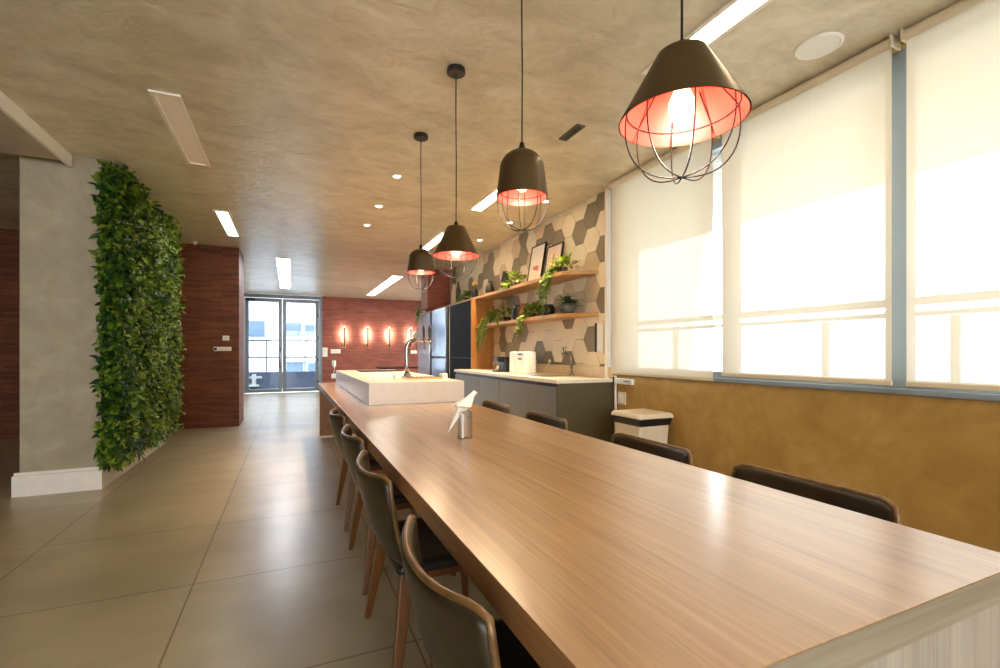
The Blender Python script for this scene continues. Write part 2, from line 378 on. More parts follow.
# hexagon tiles, one cladding with three tile colours (pattern of the wall)
HEX = {}
for i_, row in {-1: {9: 2, 8: 0, 7: 2, 6: 0, 5: 2, 4: 0, 3: 0}, 0: {10: 0, 9: 2, 8: 0, 7: 1, 6: 1, 5: 0, 4: 2, 3: 0}, 1: {9: 0, 8: 2, 7: 0, 6: 0, 5: 1, 4: 0, 3: 0, 2: 0},
                2: {10: 0, 9: 0, 8: 0, 7: 0, 6: 1, 5: 2, 4: 0, 3: 2}, 3: {9: 0, 8: 2, 7: 1, 6: 0, 5: 1, 4: 0, 3: 0}, 4: {10: 0, 9: 2, 8: 1, 7: 0, 5: 0, 4: 0, 3: 2}}.items():
    for j_, m_ in row.items(): HEX[(i_, j_)] = m_
def hex_wall():
    bm = bmesh.new(); S = .1525; fl = S*math.sqrt(3)
    rr = random.Random(11)
    y_lo, y_hi, z_lo, z_hi = 3.95, 10.1, .0, HC
    k = 0
    for i in range(-1, 30):
        cy = 4.18+i*1.5*S
        for j in range(0, 13):
            cz = 2.365-1.0*fl*8+j*fl+(fl/2 if i % 2 else 0)
            pts = [(cy+(S-.003)*math.cos(a*PI/3), cz+(S-.003)*math.sin(a*PI/3)) for a in range(6)]
            # clip polygon to the wall rectangle
            def clip(p, ax, lim, keep):
                o = []
                for q in range(len(p)):
                    a, b = p[q-1], p[q]
                    ia, ib = keep(a[ax], lim), keep(b[ax], lim)
                    if ia != ib:
                        t = (lim-a[ax])/(b[ax]-a[ax]); o.append((a[0]+t*(b[0]-a[0]), a[1]+t*(b[1]-a[1])))
                    if ib: o.append(b)
                return o
            ge = lambda v, l: v >= l; le = lambda v, l: v <= l
            for ax, lim, kp in ((0, y_lo, ge), (0, y_hi, le), (1, z_lo, ge), (1, z_hi-.002, le)):
                if pts: pts = clip(pts, ax, lim, kp)
            q = rr.random()
            h = HEX.get((i, j))
            mi = h if h is not None else (0 if q < .46 else 2 if q > .66 else 1)
            if len(pts) < 3: continue
            a = [bm.verts.new((XW-.001, p[0], p[1])) for p in pts]
            b = [bm.verts.new((XW-.014, p[0], p[1])) for p in pts]
            try:
                f = bm.faces.new(b); f.material_index = mi
                for t in range(len(pts)):
                    f = bm.faces.new((a[t], a[(t+1) % len(a)], b[(t+1) % len(a)], b[t])); f.material_index = mi
            except ValueError: pass
    return bm
hx = struct('wall_right_hexagon_tiles', hex_wall(), [M['hexlight'], M['hexmid'], M['hexdark']], 'hexagon tiles in cream, sand and taupe on the kitchen wall')
struct('trim_2', box(2.90, XW, 3.862, 3.90, 0, HC), M['white'], 'white vertical strip between tiles and window')

# ------------------------------------------------------------------ windows on the right wall
bays = [(2.515, 3.80), (1.445, 2.515), (.245, 1.445), (-.855, .245), (-1.70, -.855)]
for k, (a, b) in enumerate(bays):
    if k == 4: continue
    lw = .2 if k == 0 else .055
    bm = box(2.99, 3.07, a, a+.052, .975, 2.79); box(2.99, 3.07, b-lw+.003, b, .975, 2.79, bm)
    box(2.99, 3.07, a+.052, b-lw+.003, .975, 1.02, bm); box(2.99, 3.07, a+.052, b-lw+.003, 2.73, 2.79, bm)
    w = struct('window_%d' % (k+1), bm, M['aludark'], ['window bay next to the kitchen', 'window bay in the middle', 'window bay nearest the photo edge', 'window bay beyond the frame'][k])
    g = obj('pane', box(3.025, 3.031, a+.052, b-lw+.003, 1.02, 2.73), M['glass'], w)
struct('window_sill', box(2.93, 3.09, -1.75, 3.86, .945, .975), M['aludark'], 'blue grey window sill rail', bevel=.004)

def blind(y0, y1, x, zb, label):
    t = thing('roller_blind', label, 'blind', (x, (y0+y1)/2, zb), 0, 'roller blinds on the window wall')
    h = (y1-y0)/2; top = 2.786-zb
    # cloth with a barely visible sag, a thin sheet of real thickness
    bm = bmesh.new(); ny, nz = 8, 14
    g = [[bm.verts.new((.004*math.sin(4*PI*i/ny)*(1-j/nz), -h+.012+(2*h-.024)*i/ny, .02+(top-.02)*j/nz)) for j in range(nz+1)] for i in range(ny+1)]
    for i in range(ny):
        for j in range(nz): bm.faces.new((g[i][j], g[i+1][j], g[i+1][j+1], g[i][j+1]))
    obj('cloth', bm, M['blind'], t, smooth=True)
    obj('hem_bar', box(-.006, .006, -h+.01, h-.01, 0, .024), M['hem'], t, bevel=.003)
    obj('roller_tube', tube([(.0, -h+.01, top), (0, h-.01, top)], .028, 16), M['hem'], t, smooth='auto')
    for s in (-1, 1):
        obj('end_bracket', box(-.03, .06, s*(h-.004)-.004, s*(h-.004)+.004, top-.03, top+.03), M['hem'], t)
    return t
blind(2.515, 3.74, 2.85, .955, 'roller blind beside the kitchen tiles, hanging slightly lower than the others')
blind(1.395, 2.475, 2.87, .995, 'middle roller blind directly behind the nearest cone pendant')
blind(.24, 1.355, 2.87, .995, 'roller blind at the right edge of the photo')
blind(-.86, .20, 2.87, .995, 'roller blind beyond the right edge of the photo')

# balcony side outside the windows
ov = struct('exterior_overhang', box(3.15, 5.15, -6, 9, 2.90, 3.15), M['overhang'], 'slab overhanging the windows outside')
struct('exterior_ground', box(3.15, 60, -40, 40, -8.1, -8.0), M['outfloor'], 'street ground far below')
struct('exterior_ledge', box(3.15, 3.75, -6, 9, .5, .62), M['overhang'], 'outer ledge below the windows')
rl = thing('balcony_railing', 'two rail safety railing outside the windows seen through the blinds', 'railing', (3.6, 0, .62))
for z, w in ((.87, .025), (.79, .015)):
    obj('rail', box(-.02, .02, -4, 6, z-w, z+w), M['overhang'], rl)
for k in range(-5, 8):
    obj('post', box(-.018, .018, 1.44+.74*k-.02, 1.44+.74*k+.02, 0, .77), M['overhang'], rl)

# ------------------------------------------------------------------ far glass door and outside
DX0, DX1, DM = -1.22, .85, -.20
bm = box(DX0-.02, DX0+.06, YF-.03, YF+.1, 0, HC-.01); box(DX1-.06, DX1+.02, YF-.03, YF+.1, 0, HC-.01, bm); box(DX0+.06, DX1-.06, YF-.03, YF+.1, 2.71, HC-.01, bm)
struct('door_frame', bm, M['alu'], 'grey aluminium frame of the far double door')
def leaf_(n, a, b, hs):
    st = .10
    bm = box(a, a+st, YF, YF+.05, .02, 2.7); box(b-st, b, YF, YF+.05, .02, 2.7, bm)
    box(a+st, b-st, YF, YF+.05, .02, .11, bm); box(a+st, b-st, YF, YF+.05, 2.6, 2.7, bm); box(a+st, b-st, YF+.01, YF+.04, 1.0, 1.04, bm)
    d = struct('door_%d' % n, bm, M['alu'], 'left leaf of the far glass door' if n == 1 else 'right leaf of the far glass door')
    bm = box(a+st, b-st, YF+.022, YF+.028, .11, 1.0); box(a+st, b-st, YF+.022, YF+.028, 1.04, 2.6, bm)
    obj('pane', bm, M['doorglass'], d)
    hx_ = b-.06 if n == 1 else a+.06
    if n == 1:
        obj('handle', tube([(hx_, YF-.0, .72), (hx_, YF-.05, .74), (hx_, YF-.05, 1.26), (hx_, YF, 1.28)], .014, 8), M['chrome'], d, smooth=True)
        obj('door_closer', box(a+.02, a+.26, YF-.05, YF-.001, 2.62, 2.68), M['darkplastic'], d, bevel=.004)
    for z in ((.25, .9, 1.55, 2.2) if n == 2 else ()):
        obj('hinge', tube([(b-.03, YF-.012, z), (b-.03, YF-.012, z+.09)], .016, 8), M['black'], d, smooth='auto')
leaf_(1, DX0+.065, DM-.003, 1); leaf_(2, DM+.003, DX1-.065, -1)
struct('exterior_balcony_floor', box(-7, 7, YF+.2, 17.3, -.14, -.02), M['outfloor'], 'balcony floor outside the far door')
struct('exterior_low_wall', box(-7, 7, 17.0, 17.15, -.02, .52), M['lowwall'], 'low blue grey balcony wall outside the door')
gr = thing('glass_railing', 'glass railing with a thin metal top rail outside the far door', 'railing', (0, 17.07, .52))
obj('rail', box(-7, 7, -.03, .03, 1.0, 1.05), M['alu'], gr)
obj('bottom_rail', box(-7, 7, -.02, .02, .28, .305), M['alu'], gr)
for x in (-2.4, -.7, .46, 1.6):
    obj('post', box(x-.018, x+.018, -.02, .02, 0, 1.0), M['alu'], gr)
bk = thing('wall_bracket', 'small white cross shaped fitting on the low balcony wall', 'bracket', (-1.05, 16.99, .22))
obj('plate', box(-.22, .22, -.03, 0, .10, .17), M['whiteplastic'], bk, bevel=.01)
obj('upright', box(-.06, .06, -.06, -.0, -.12, .24), M['whiteplastic'], bk, bevel=.01)
obj('foot', box(-.15, .15, -.08, 0, -.16, -.10), M['whiteplastic'], bk, bevel=.01)
bd = thing('outside_building', 'white apartment facade with blue grey bands across the street', 'building', (0, 34, -8))
obj('wall', box(-25, 25, 0, 4, 0, 30), M['facade'], bd)
for z in (10.6, 13.9, 7.3):
    obj('band', box(-25, -1.5, -.25, -.01, z-.45, z+.55), M['facadeblue'], bd)
    obj('balcony_slab', box(-25, -1.5, -1.2, -.01, z-.75, z-.5), M['facade'], bd)
for (x0, x1, z0, z1) in ((-.3, .7, 10.2, 11.1), (.9, 1.5, 10.3, 11.0), (-.2, .8, 7.6, 8.5), (1.1, 1.7, 7.5, 8.4), (-.3, .7, 13, 14)):
    f = obj('window', box(x0, x1, -.06, -.005, z0, z1), M['facadeblue'], bd)
    obj('window_glass', box(x0+.08, x1-.08, -.075, -.061, z0+.08, z1-.08), M['facadeglass'], f)

# ------------------------------------------------------------------ ceiling fixtures
def linear(x0, x1, y0, y1, mat, label, grp='linear ceiling lights'):
    cx, cy = (x0+x1)/2, (y0+y1)/2; hx_, hy = (x1-x0)/2, (y1-y0)/2
    t = thing('ceiling_light', label, 'ceiling light', (cx, cy, HC), 0, grp)
    w = .026
    bm = box(-hx_-w, -hx_, -hy-w, hy+w, -.012, .0); box(hx_, hx_+w, -hy-w, hy+w, -.012, .0, bm)
    box(-hx_, hx_, -hy-w, -hy, -.012, .0, bm); box(-hx_, hx_, hy, hy+w, -.012, .0, bm)
    obj('light_frame', bm, M['white'], t)
    obj('diffuser', box(-hx_, hx_, -hy, hy, -.006, -.001), mat, t)
linear(-.79, -.67, 3.62, 4.82, M['lampoff'], 'switched off linear light in the cement ceiling before the green wall')
linear(-.79, -.67, 6.35, 7.6, M['lampcool'], 'lit linear light above the front of the brown brick block')
linear(-.22, .0, 9.1, 13.3, M['lampday'], 'long lit panel leading to the far glass door')
linear(1.91, 2.03, .95, 2.16, M['lampwarm'], 'bright linear light beside the nearest cone pendant')
linear(1.91, 2.03, 3.9, 5.08, M['lampwarm'], 'linear light seen left of the nearest dome pendant')
linear(1.91, 2.03, 6.25, 7.4, M['lampwarm'], 'linear light seen behind the farther cone pendant')
linear(2.02, 2.24, 10.2, 14.0, M['lampdim'], 'long lit panel above the sconce wall')

def spot(x, y, label, power, tilt=(0, 0)):
    t = thing('recessed_spot', label, 'spotlight', (x, y, HC), 0, 'recessed ceiling spots')
    obj('ring', lathe([(.03, -.004), (.034, -.008), (.05, -.006), (.052, 0), (.03, 0)], 24, closed=True), M['whiteplastic'], t, smooth='auto')
    obj('spot_lens', lathe([(0, -.003), (.03, -.003)], 20), M['spotglow'], t)
    l = bpy.data.lights.new('spot_beam', 'SPOT'); l.energy = power; l.color = (1, .74, .46); l.spot_size = math.radians(80); l.spot_blend = .8; l.shadow_soft_size = .03
    o = bpy.data.objects.new('spot_beam', l); COL.objects.link(o); o.location = (0, 0, -.02); o.rotation_euler = (tilt[0], tilt[1], 0); o.parent = t
spot(.916, 4.42, 'ceiling spot above the white block, nearest of its row', 60)
spot(.917, 5.41, 'ceiling spot above the white block, middle of its row', 60)
spot(.913, 6.28, 'ceiling spot above the white block, farthest of its row', 60)
spot(2.55, 4.49, 'kitchen ceiling spot above the picture frames end of the shelf', 95, (0, .25))
spot(2.55, 5.41, 'kitchen ceiling spot seen through the nearest dome cage', 95, (0, .25))
spot(2.55, 6.44, 'kitchen ceiling spot right of the farther cone pendant', 95, (0, .25))

sp = thing('ceiling_speaker', 'round white ceiling speaker near the blinds', 'speaker', (2.6, 1.614, HC))
obj('speaker_rim', lathe([(.098, -.008), (.102, -.012), (.112, -.008), (.114, 0), (.098, 0)], 40, closed=True), M['whiteplastic'], sp, smooth='auto')
obj('grille', lathe([(0, -.010), (.06, -.0095), (.098, -.008)], 40), M['label'], sp, smooth=True)
vt = thing('ceiling_vent', 'small dark slot vent in the ceiling right of the dome pendant', 'vent', (1.93, 3.0, HC))
obj('vent_body', box(-.035, .035, -.13, .13, -.012, 0), M['greypot'], vt, bevel=.003)
obj('slot', box(-.018, .018, -.11, .11, -.014, -.0121), M['black'], vt)
dt = thing('ceiling_sensor', 'tiny white sensor on the ceiling by the top of the brown brick block', 'sensor', (-1.3, 8.3, HC))
obj('sensor_base', lathe([(0, 0), (.035, 0), (.035, -.02), (.0, -.022)], 16), M['whiteplastic'], dt, smooth='auto')
obj('sensor_eye', lathe([(0, -.05), (.016, -.045), (.02, -.03), (.02, -.0221), (0, -.0221)], 12), M['cream'], dt, smooth=True)

# ------------------------------------------------------------------ pendants
def pendant(kind, x, y, ztop, label, power, rim_r, h, cage, big):
    t = thing('cage_pendant_lamp', label, 'pendant lamp', (x, y, ztop), 0, 'wire cage pendants over the table')
    if kind == 'cone':
        rt = rim_r*.42
        prof = [(0.012, 0), (rt*.84, -.001), (rt*.95, -.005), (rt, -.012), (rim_r, -h)]
        inn = [(rim_r-.004, -h), (rt-.003, -.017), (rt*.84, -.007), (.012, -.006)]
    else:
        prof = [(.012, 0)]+[(rim_r*.86*math.sin(a), -h*.42*(1-math.cos(a))) for a in [PI/2*k/10 for k in range(1, 11)]]+[(rim_r, -h)]
        inn = [(rim_r-.004, -h)]+[(rim_r*.86*math.sin(a)-.004, -h*.42*(1-math.cos(a))-.004) for a in [PI/2*k/10 for k in range(10, 0, -1)]]+[(.012, -.005)]
    sh = obj('lamp_shade', lathe(prof, 48), M['bronze'], t, smooth=True)
    obj('shade_lining', lathe(inn, 48), M['copper'], sh, smooth=True)
    # socket and bulb
    obj('socket', lathe([(0, .03), (.008, .03), (.016, .0), (.02, -.012), (.02, -.07), (0, -.07)], 20), M['black'], t, smooth='auto')
    bz = -.07
    obj('bulb', lathe([(.013, bz), (.016, bz-.015), (.030, bz-.05), (.032, bz-.068), (.026, bz-.09), (.012, bz-.103), (0, bz-.106)], 20), M['bulb' if big else 'bulbsmall'], t, smooth=True)
    # cage: a ring inside the rim and eight bowed wires meeting at the bottom
    cr = rim_r*(.86 if kind == 'cone' else .91); zr = -h+.028; cage += .016
    obj('cage_ring', tube([(cr*math.cos(2*PI*k/48), cr*math.sin(2*PI*k/48), zr) for k in range(48)], .0022, 6, cyc=True), M['black'], t, smooth=True)
    for k in range(8):
        a = 2*PI*k/8+.2
        pts = []
        for q in range(15):
            s = q/14*PI/2
            r = cr*(math.cos(s)**.62*(1+.11*math.sin(2*s)) if q < 14 else 0); z = zr-cage*math.sin(s)**1.05
            pts.append((r*math.cos(a), r*math.sin(a), z))
        rin = rim_r*.50 if kind == 'cone' else rim_r*.84
        pts = [(rin*math.cos(a), rin*math.sin(a), -h*.42)]+pts
        obj('cage_wire', tube(pts, .0019, 6), M['black'], t, smooth=True)
    obj('cord', tube([(0, 0, .02), (.0015, 0, (HC-ztop)*.4), (-.001, 0, (HC-ztop)*.7), (0, 0, HC-ztop-.02)], .0032, 8), M['black'], t, smooth=True)
    obj('canopy', lathe([(0, HC-ztop), (.052, HC-ztop), (.054, HC-ztop-.004), (.054, HC-ztop-.026), (.05, HC-ztop-.03), (0, HC-ztop-.03)], 32), M['darkvase'], t, smooth='auto')
    l = bpy.data.lights.new('bulb_light', 'POINT'); l.energy = power; l.color = (1, .80, .60); l.shadow_soft_size = .034
    o = bpy.data.objects.new('bulb_light', l); COL.objects.link(o); o.location = (0, 0, bz-.15); o.parent = t
pendant('cone', 0.88, .873, 1.905, 'nearest bronze cone pendant with wire cage over the table', 3.0, .152, .166, .152, True)
pendant('dome', .88, 1.746, 2.01, 'nearest dome shaped bronze pendant with wire cage', 1.7, .108, .20, .145, False)
pendant('cone', .884, 2.607, 1.90, 'farther bronze cone pendant with wire cage in front of the overhead block', 1.7, .135, .17, .14, False)
pendant('dome', .909, 3.508, 1.955, 'farthest and smallest dome shaped bronze pendant', 1.7, .105, .18, .14, False)

# ------------------------------------------------------------------ table
TX0, TX1, TY0, TY1, TZ = .348, 1.357, .43, 6.88, .75
tb = thing('communal_table', 'long light oak communal table running through the room', 'table', ((TX0+TX1)/2, TY0, 0))
w2 = (TX1-TX0)/2; ln = TY1-TY0
obj('tabletop', box(-w2, w2, 0, ln, TZ-.003, TZ), M['table'], tb, bevel=.001)
bm = box(-w2+.02, w2-.02, .02, ln-.02, TZ-.058, TZ-.0031)
obj('core_board', bm, M['tableedgeY'], tb)
obj('end_edge_band', box(-w2, w2, 0, .0195, TZ-.06, TZ-.0031), M['tableedge'], tb)
obj('end_edge_band', box(-w2, w2, ln-.0195, ln, TZ-.06, TZ-.0031), M['tableedge'], tb)
for s in (-1, 1):
    x0, x1 = (-w2, -w2+.0195) if s < 0 else (w2-.0195, w2)
    obj('side_edge_band', box(x0, x1, .0196, ln-.0196, TZ-.06, TZ-.0031), M['tableedgeY'], tb)
o = obj('panel_leg', box(-w2+.02, w2-.02, .012, .052, 0, TZ-.064), M['tablepanel'], tb)
o = obj('panel_leg', box(-w2+.02, w2-.02, ln-.06, ln-.02, .03, TZ-.0601), M['tableedgeY'], tb)
obj('plinth', box(-w2+.02, w2-.02, ln-.06, ln-.02, 0, .03), M['white'], tb)

blk = thing('raised_counter_block', 'white quartz block raised on the far half of the oak table', 'counter', (.96, 3.78, TZ))
obj('counter_body', box(-.396, .396, 0, 2.9, 0, .174), M['block'], blk, bevel=.003)
ct = thing('cooktop', 'flat black cooktop at the far end of the white block', 'cooktop', (1.05, 6.15, TZ+.174))
obj('cooktop_glass', box(-.26, .26, -.2, .2, 0, .008), M['blackgloss'], ct, bevel=.002)
for dx, dy in ((-.12, -.09), (.12, -.09), (-.12, .09), (.12, .09)):
    obj('burner_ring', lathe([(.07, .0081), (.074, .0087), (.07, .0087)], 24, c=(dx, dy, 0), closed=True), M['greypot'], ct)

# beer tap and tray
ZB = TZ+.174
tp = thing('drink_tap_tower', 'chrome drink tap tower with black handles on the white block', 'tap', (1.02, 4.45, ZB))
obj('tower_base', lathe([(0, 0), (.055, 0), (.055, .008), (.035, .02), (.026, .05), (0, .05)], 28), M['chrome'], tp, smooth='auto')
obj('tower_column', tube([(0, 0, .04), (-.004, 0, .12), (-.008, 0, .2), (-.006, 0, .28), (.006, 0, .325), (.035, 0, .352), (.075, 0, .362)], [.022, .02, .02, .021, .022, .021, .02], 16), M['chrome'], tp, smooth=True)
obj('tap_arm', tube([(.05, 0, .36), (.13, 0, .362), (.235, 0, .358)], .015, 14), M['chrome'], tp, smooth='auto')
obj('gauge', tube([(.09, .03, .415), (.09, -.03, .415)], .03, 20), M['chrome'], tp, smooth='auto')
obj('gauge_stem', tube([(.09, 0, .36), (.09, 0, .40)], .008, 10), M['chrome'], tp, smooth='auto')
for x in (.158, .215):
    obj('tap_spout', tube([(x, -.01, .362), (x, -.04, .35), (x, -.055, .32), (x, -.055, .27)], [.012, .012, .010, .007], 12), M['chrome'], tp, smooth=True)
    obj('tap_handle', tube([(x, -.012, .372), (x, -.01, .40), (x, -.006, .46), (x, -.004, .505)], [.006, .011, .014, .009], 12), M['darkplastic'], tp, smooth=True)
tr = thing('drip_tray', 'brass drip tray below the chrome tap tower', 'tray', (1.12, 4.26, ZB))
obj('tray_pan', box(-.17, .17, -.085, .085, 0, .014), M['gold'], tr, bevel=.004)
for k in range(9):
    obj('tray_slat', box(-.155+k*.036, -.155+k*.036+.02, -.07, .07, .0141, .018), M['chrome'], tr)
for (x, y, lb) in ((.885, 4.26, 'small white cube box left of the brass drip tray'), (1.315, 4.24, 'small white cube box right of the brass drip tray')):
    c = thing('napkin_cube', lb, 'napkin box', (x, y, ZB), .2, 'white cubes beside the tray')
    obj('cube_body', box(-.03, .03, -.03, .03, 0, .045), M['whiteplastic'], c, bevel=.006)
    obj('cube_slot', box(-.018, .018, -.006, .006, .0451, .047), M['greypot'], c)

# bird on clear holder
bh = thing('acrylic_holder', 'clear acrylic holder carrying a white folded bird on the table', 'holder', (.776, 2.167, TZ), .2)
obj('clear_case', box(-.031, .031, -.028, .028, 0, .135), M['acrylic'], bh, bevel=.003)
obj('straw_pack', box(-.024, -.012, -.018, .018, .003, .118), M['paper'], bh, bevel=.002)
bird = thing('paper_bird', 'white folded paper style bird leaning over the clear holder', 'bird figurine', (.776, 2.167, TZ+.136), .1)
def birdmesh():
    bm = bmesh.new()
    V = lambda x, y, z: bm.verts.new((x, y, z))
    wl = V(-.056, -.028, .026); wr = V(-.056, .028, .026); mid = V(-.03, 0, .034)
    bl = V(.028, -.022, .016); br = V(.028, .022, .016); ridge = V(.012, 0, .064)
    hl = V(.056, -.010, .080); hr = V(.056, .010, .080); top = V(.054, 0, .095); beak = V(.074, 0, .083); chin = V(.052, 0, .060)
    kl = V(-.034, -.012, .016); kr = V(-.034, .012, .016); belly = V(.006, 0, .004)
    for f in ((wl, ridge, mid), (mid, ridge, wr), (wl, bl, ridge), (wr, ridge, br), (wl, kl, bl), (wr, br, kr), (wl, mid, kl), (wr, kr, mid), (mid, kr, kl),
              (kl, belly, bl), (kr, br, belly), (kl, kr, belly), (bl, belly, chin), (br, chin, belly),
              (ridge, bl, hl), (ridge, hr, br), (ridge, hl, top), (ridge, top, hr), (bl, chin, hl), (br, hr, chin),
              (top, hl, beak), (top, beak, hr), (hl, chin, beak), (hr, beak, chin)):
        bm.faces.new(f)
    return bm
def tailmesh():
    bm = bmesh.new()
    V = lambda x, y, z: bm.verts.new((x, y, z))
    t = V(-.088, .0, -.108); a = V(-.036, -.013, .0165); b_ = V(-.036, .013, .0165); c = V(.002, 0, .0045); d = V(-.052, 0, -.02)
    for f in ((t, d, a), (t, b_, d), (d, b_, a), (t, a, c), (t, c, b_), (a, b_, c)): bm.faces.new(f)
    return bm
obj('bird_body', birdmesh(), M['paper'], bird)
obj('tail', tailmesh(), M['paper'], bird)
obj('bird_foot', box(.002, .014, -.004, .004, 0, .02), M['paper'], bird)

# ------------------------------------------------------------------ chairs
def make_chair(label):
    t = thing('dining_chair', label, 'chair', (0, 0, 0), 0, 'leather chairs along the table')
    nu, nv = 14, 14
    def P(u, v):
        # u -1..1 across, v 0 (seat junction) .. 1 (top)
        c = [(-.190, .405), (-.232, .44), (-.268, .53), (-.292, .62), (-.308, .685), (-.320, .752)]
        q = v*(len(c)-1); i = min(int(q), len(c)-2); f = q-i
        x = c[i][0]+(c[i+1][0]-c[i][0])*f; z = c[i][1]+(c[i+1][1]-c[i][1])*f
        wv = .205+.066*math.sin(min(1, v*1.25)*PI/2)
        top = 1-.05*max(0, (abs(u)-.80)/.20)**2.2
        z = .405+(z-.405)*(1-(1-top)*v)
        x += .064*(abs(u)**2.2)*(.5+.5*v); z -= .018*(1-u*u)*v
        return Vector((x, u*wv*(1-.05*v**6), z))
    bm = bmesh.new()
    g = [[bm.verts.new(P(-1+2*i/nu, j/nv)) for j in range(nv+1)] for i in range(nu+1)]
    for i in range(nu):
        for j in range(nv): bm.faces.new((g[i][j], g[i+1][j], g[i+1][j+1], g[i][j+1]))
    b = obj('backrest', bm, M['leather'], t, smooth=True)
    s = b.modifiers.new('thick', 'SOLIDIFY'); s.thickness = .030; s.offset = 0
    ss = b.modifiers.new('sub', 'SUBSURF'); ss.levels = 1; ss.render_levels = 1
    edge = [P(-1, k/12) for k in range(2, 13)]+[P(-1+2*k/24, 1) for k in range(1, 24)]+[P(1, k/12) for k in range(12, 1, -1)]
    obj('piping', tube(edge, .0078, 8), M['piping'], t, smooth=True)
    # seat: a rounded dished cushion
    bm = bmesh.new(); nx, ny = 12, 10
    def S(a, b_):
        x = -.225+.45*a; hw = .235-.03*(a-.5)**2*4*(a > .5)
        y = (-1+2*b_)*hw*(1-.10*max(0, (a-.75)/.25)**2)
        z = .437-.018*math.sin(PI*b_)*math.sin(PI*min(1, a*1.1))-.02*max(0, (a-.8)/.2)**2
        return (x, y, z)
    g = [[bm.verts.new(S(i/nx, j/ny)) for j in range(ny+1)] for i in range(nx+1)]
    for i in range(nx):
        for j in range(ny): bm.faces.new((g[i][j], g[i+1][j], g[i+1][j+1], g[i][j+1]))
    b = obj('seat', bm, M['leatherdark'], t, smooth=True)
    s = b.modifiers.new('thick', 'SOLIDIFY'); s.thickness = .045; s.offset = -1
    ss = b.modifiers.new('sub', 'SUBSURF'); ss.levels = 1; ss.render_levels = 1
    obj('seat_rail', box(-.19, .18, -.19, .19, .352, .388), M['legwood'], t, bevel=.008)
    for sx in (-1, 1):
        for sy in (-1, 1):
            top = Vector((.165*sx-.01, .19*sy, .40)); ft = Vector((.225*sx-.02, .275*sy, 0))
            if sx < 0: top = Vector((-.185, .205*sy, .42)); ft = Vector((-.25, .285*sy, 0))
            bm = bmesh.new(); rings = []
            for z, w, d in ((0, .0, .0), (.5, 0, 0), (1, 0, 0)):
                c = ft.lerp(top, z); hw = .011+.009*z; hd = .012+.014*z
                rings.append([bm.verts.new(c+Vector((a*hd, b_*hw, 0))) for a, b_ in ((-1, -1), (1, -1), (1, 1), (-1, 1))])
            bm.faces.new(rings[0][::-1]); bm.faces.new(rings[-1])
            for a, b_ in zip(rings, rings[1:]):
                for k in range(4): bm.faces.new((a[k], a[(k+1) % 4], b_[(k+1) % 4], b_[k]))
            obj('leg', bm, M['legwood'], t, bevel=.005)
    return t
ch = make_chair('brown leather chair nearest the camera on the walkway side of the table')
ch.location = (.552, .962, 0)
for y, lb in ((1.84, 'second leather chair from the camera on the walkway side'), (2.62, 'third leather chair from the camera on the walkway side'), (3.50, 'farthest leather chair on the walkway side, by the white block')):
    dup(ch, (.56 if y < 2 else .578 if y < 3 else .582, y, 0), 0, lb)
for y, lb in ((1.005, 'leather chair nearest the camera on the window side of the table'), (1.74, 'leather chair in front of the white bin on the window side'),
              (2.72, 'leather chair in front of the end panel of the grey kitchen cabinet'), (3.55, 'farthest leather chair on the window side, before the grey cabinet doors')):
    dup(ch, (1.285, y, 0), PI, lb)

# ------------------------------------------------------------------ kitchen
CX0, CY0, CY1, CZ = 2.29, 3.80, 6.80, .908
WX = XW-.016
cb = thing('base_cabinet', 'grey kitchen base cabinet with a white worktop under the tiles', 'cabinet', (CX0, CY0, 0))
D = WX-CX0
obj('cabinet_body', box(.02, D, .022, CY1-CY0, .08, CZ-.037), M['cabinet'], cb)
obj('end_panel', box(0, D, 0, .021, 0, CZ-.037), M['cabinetside'], cb)
obj('toe_kick', box(.06, D, .022, CY1-CY0, 0, .079), M['darkplastic'], cb)
ys = [.026, .60, 1.34, 1.99, 2.64, 2.995]
for a, b in zip(ys, ys[1:]):
    d = obj('cabinet_door', box(0, .0195, a+.002, b-.004, .082, CZ-.075), M['cabinet'], cb, bevel=.002)
obj('handle_channel', box(.012, .0199, .026, 2.995, CZ-.073, CZ-.039), M['black'], cb)
wt = thing('worktop', 'white quartz worktop on the grey cabinet', 'worktop', (CX0, CY0, CZ-.036))
obj('slab', box(-.015, D, -.01, CY1-CY0, 0, .036), M['quartz'], wt, bevel=.003)
tag(obj('backsplash', box(WX-.02, WX, CY0-.005, CY1, CZ+.0005, CZ+.11), M['splash'], bevel=.002), 'low beige upstand between worktop and hexagon tiles', 'backsplash')
sk = thing('sink', 'shallow steel sink set in the white worktop near its end', 'sink', (2.60, 4.55, CZ+.001))
bm = bmesh.new()
box(-.17, .17, -.21, .21, 0, .002, bm)
obj('sink_rim', bm, M['chrome'], sk, bevel=.001)
obj('sink_bowl', box(-.15, .15, -.19, .19, .0021, .003), M['greypot'], sk)
fc = thing('kitchen_faucet', 'tall chrome faucet with a raised lever at the sink', 'faucet', (2.84, 4.42, CZ))
obj('faucet_base', lathe([(0, 0), (.026, 0), (.026, .012), (.016, .03), (.0, .03)], 20), M['chrome'], fc, smooth='auto')
obj('spout', tube([(0, 0, .02), (0, 0, .17), (-.004, .0, .21), (-.02, 0, .235), (-.05, 0, .245), (-.09, 0, .24), (-.115, 0, .225)], .0125, 12), M['chrome'], fc, smooth=True)
obj('lever', tube([(-.11, .0, .235), (-.118, 0, .27), (-.108, 0, .315)], [.013, .012, .010], 12), M['chrome'], fc, smooth=True)
obj('lever', tube([(-.075, .0, .25), (-.08, 0, .275), (-.07, 0, .325)], [.006, .007, .006], 12), M['chrome'], fc, smooth=True)

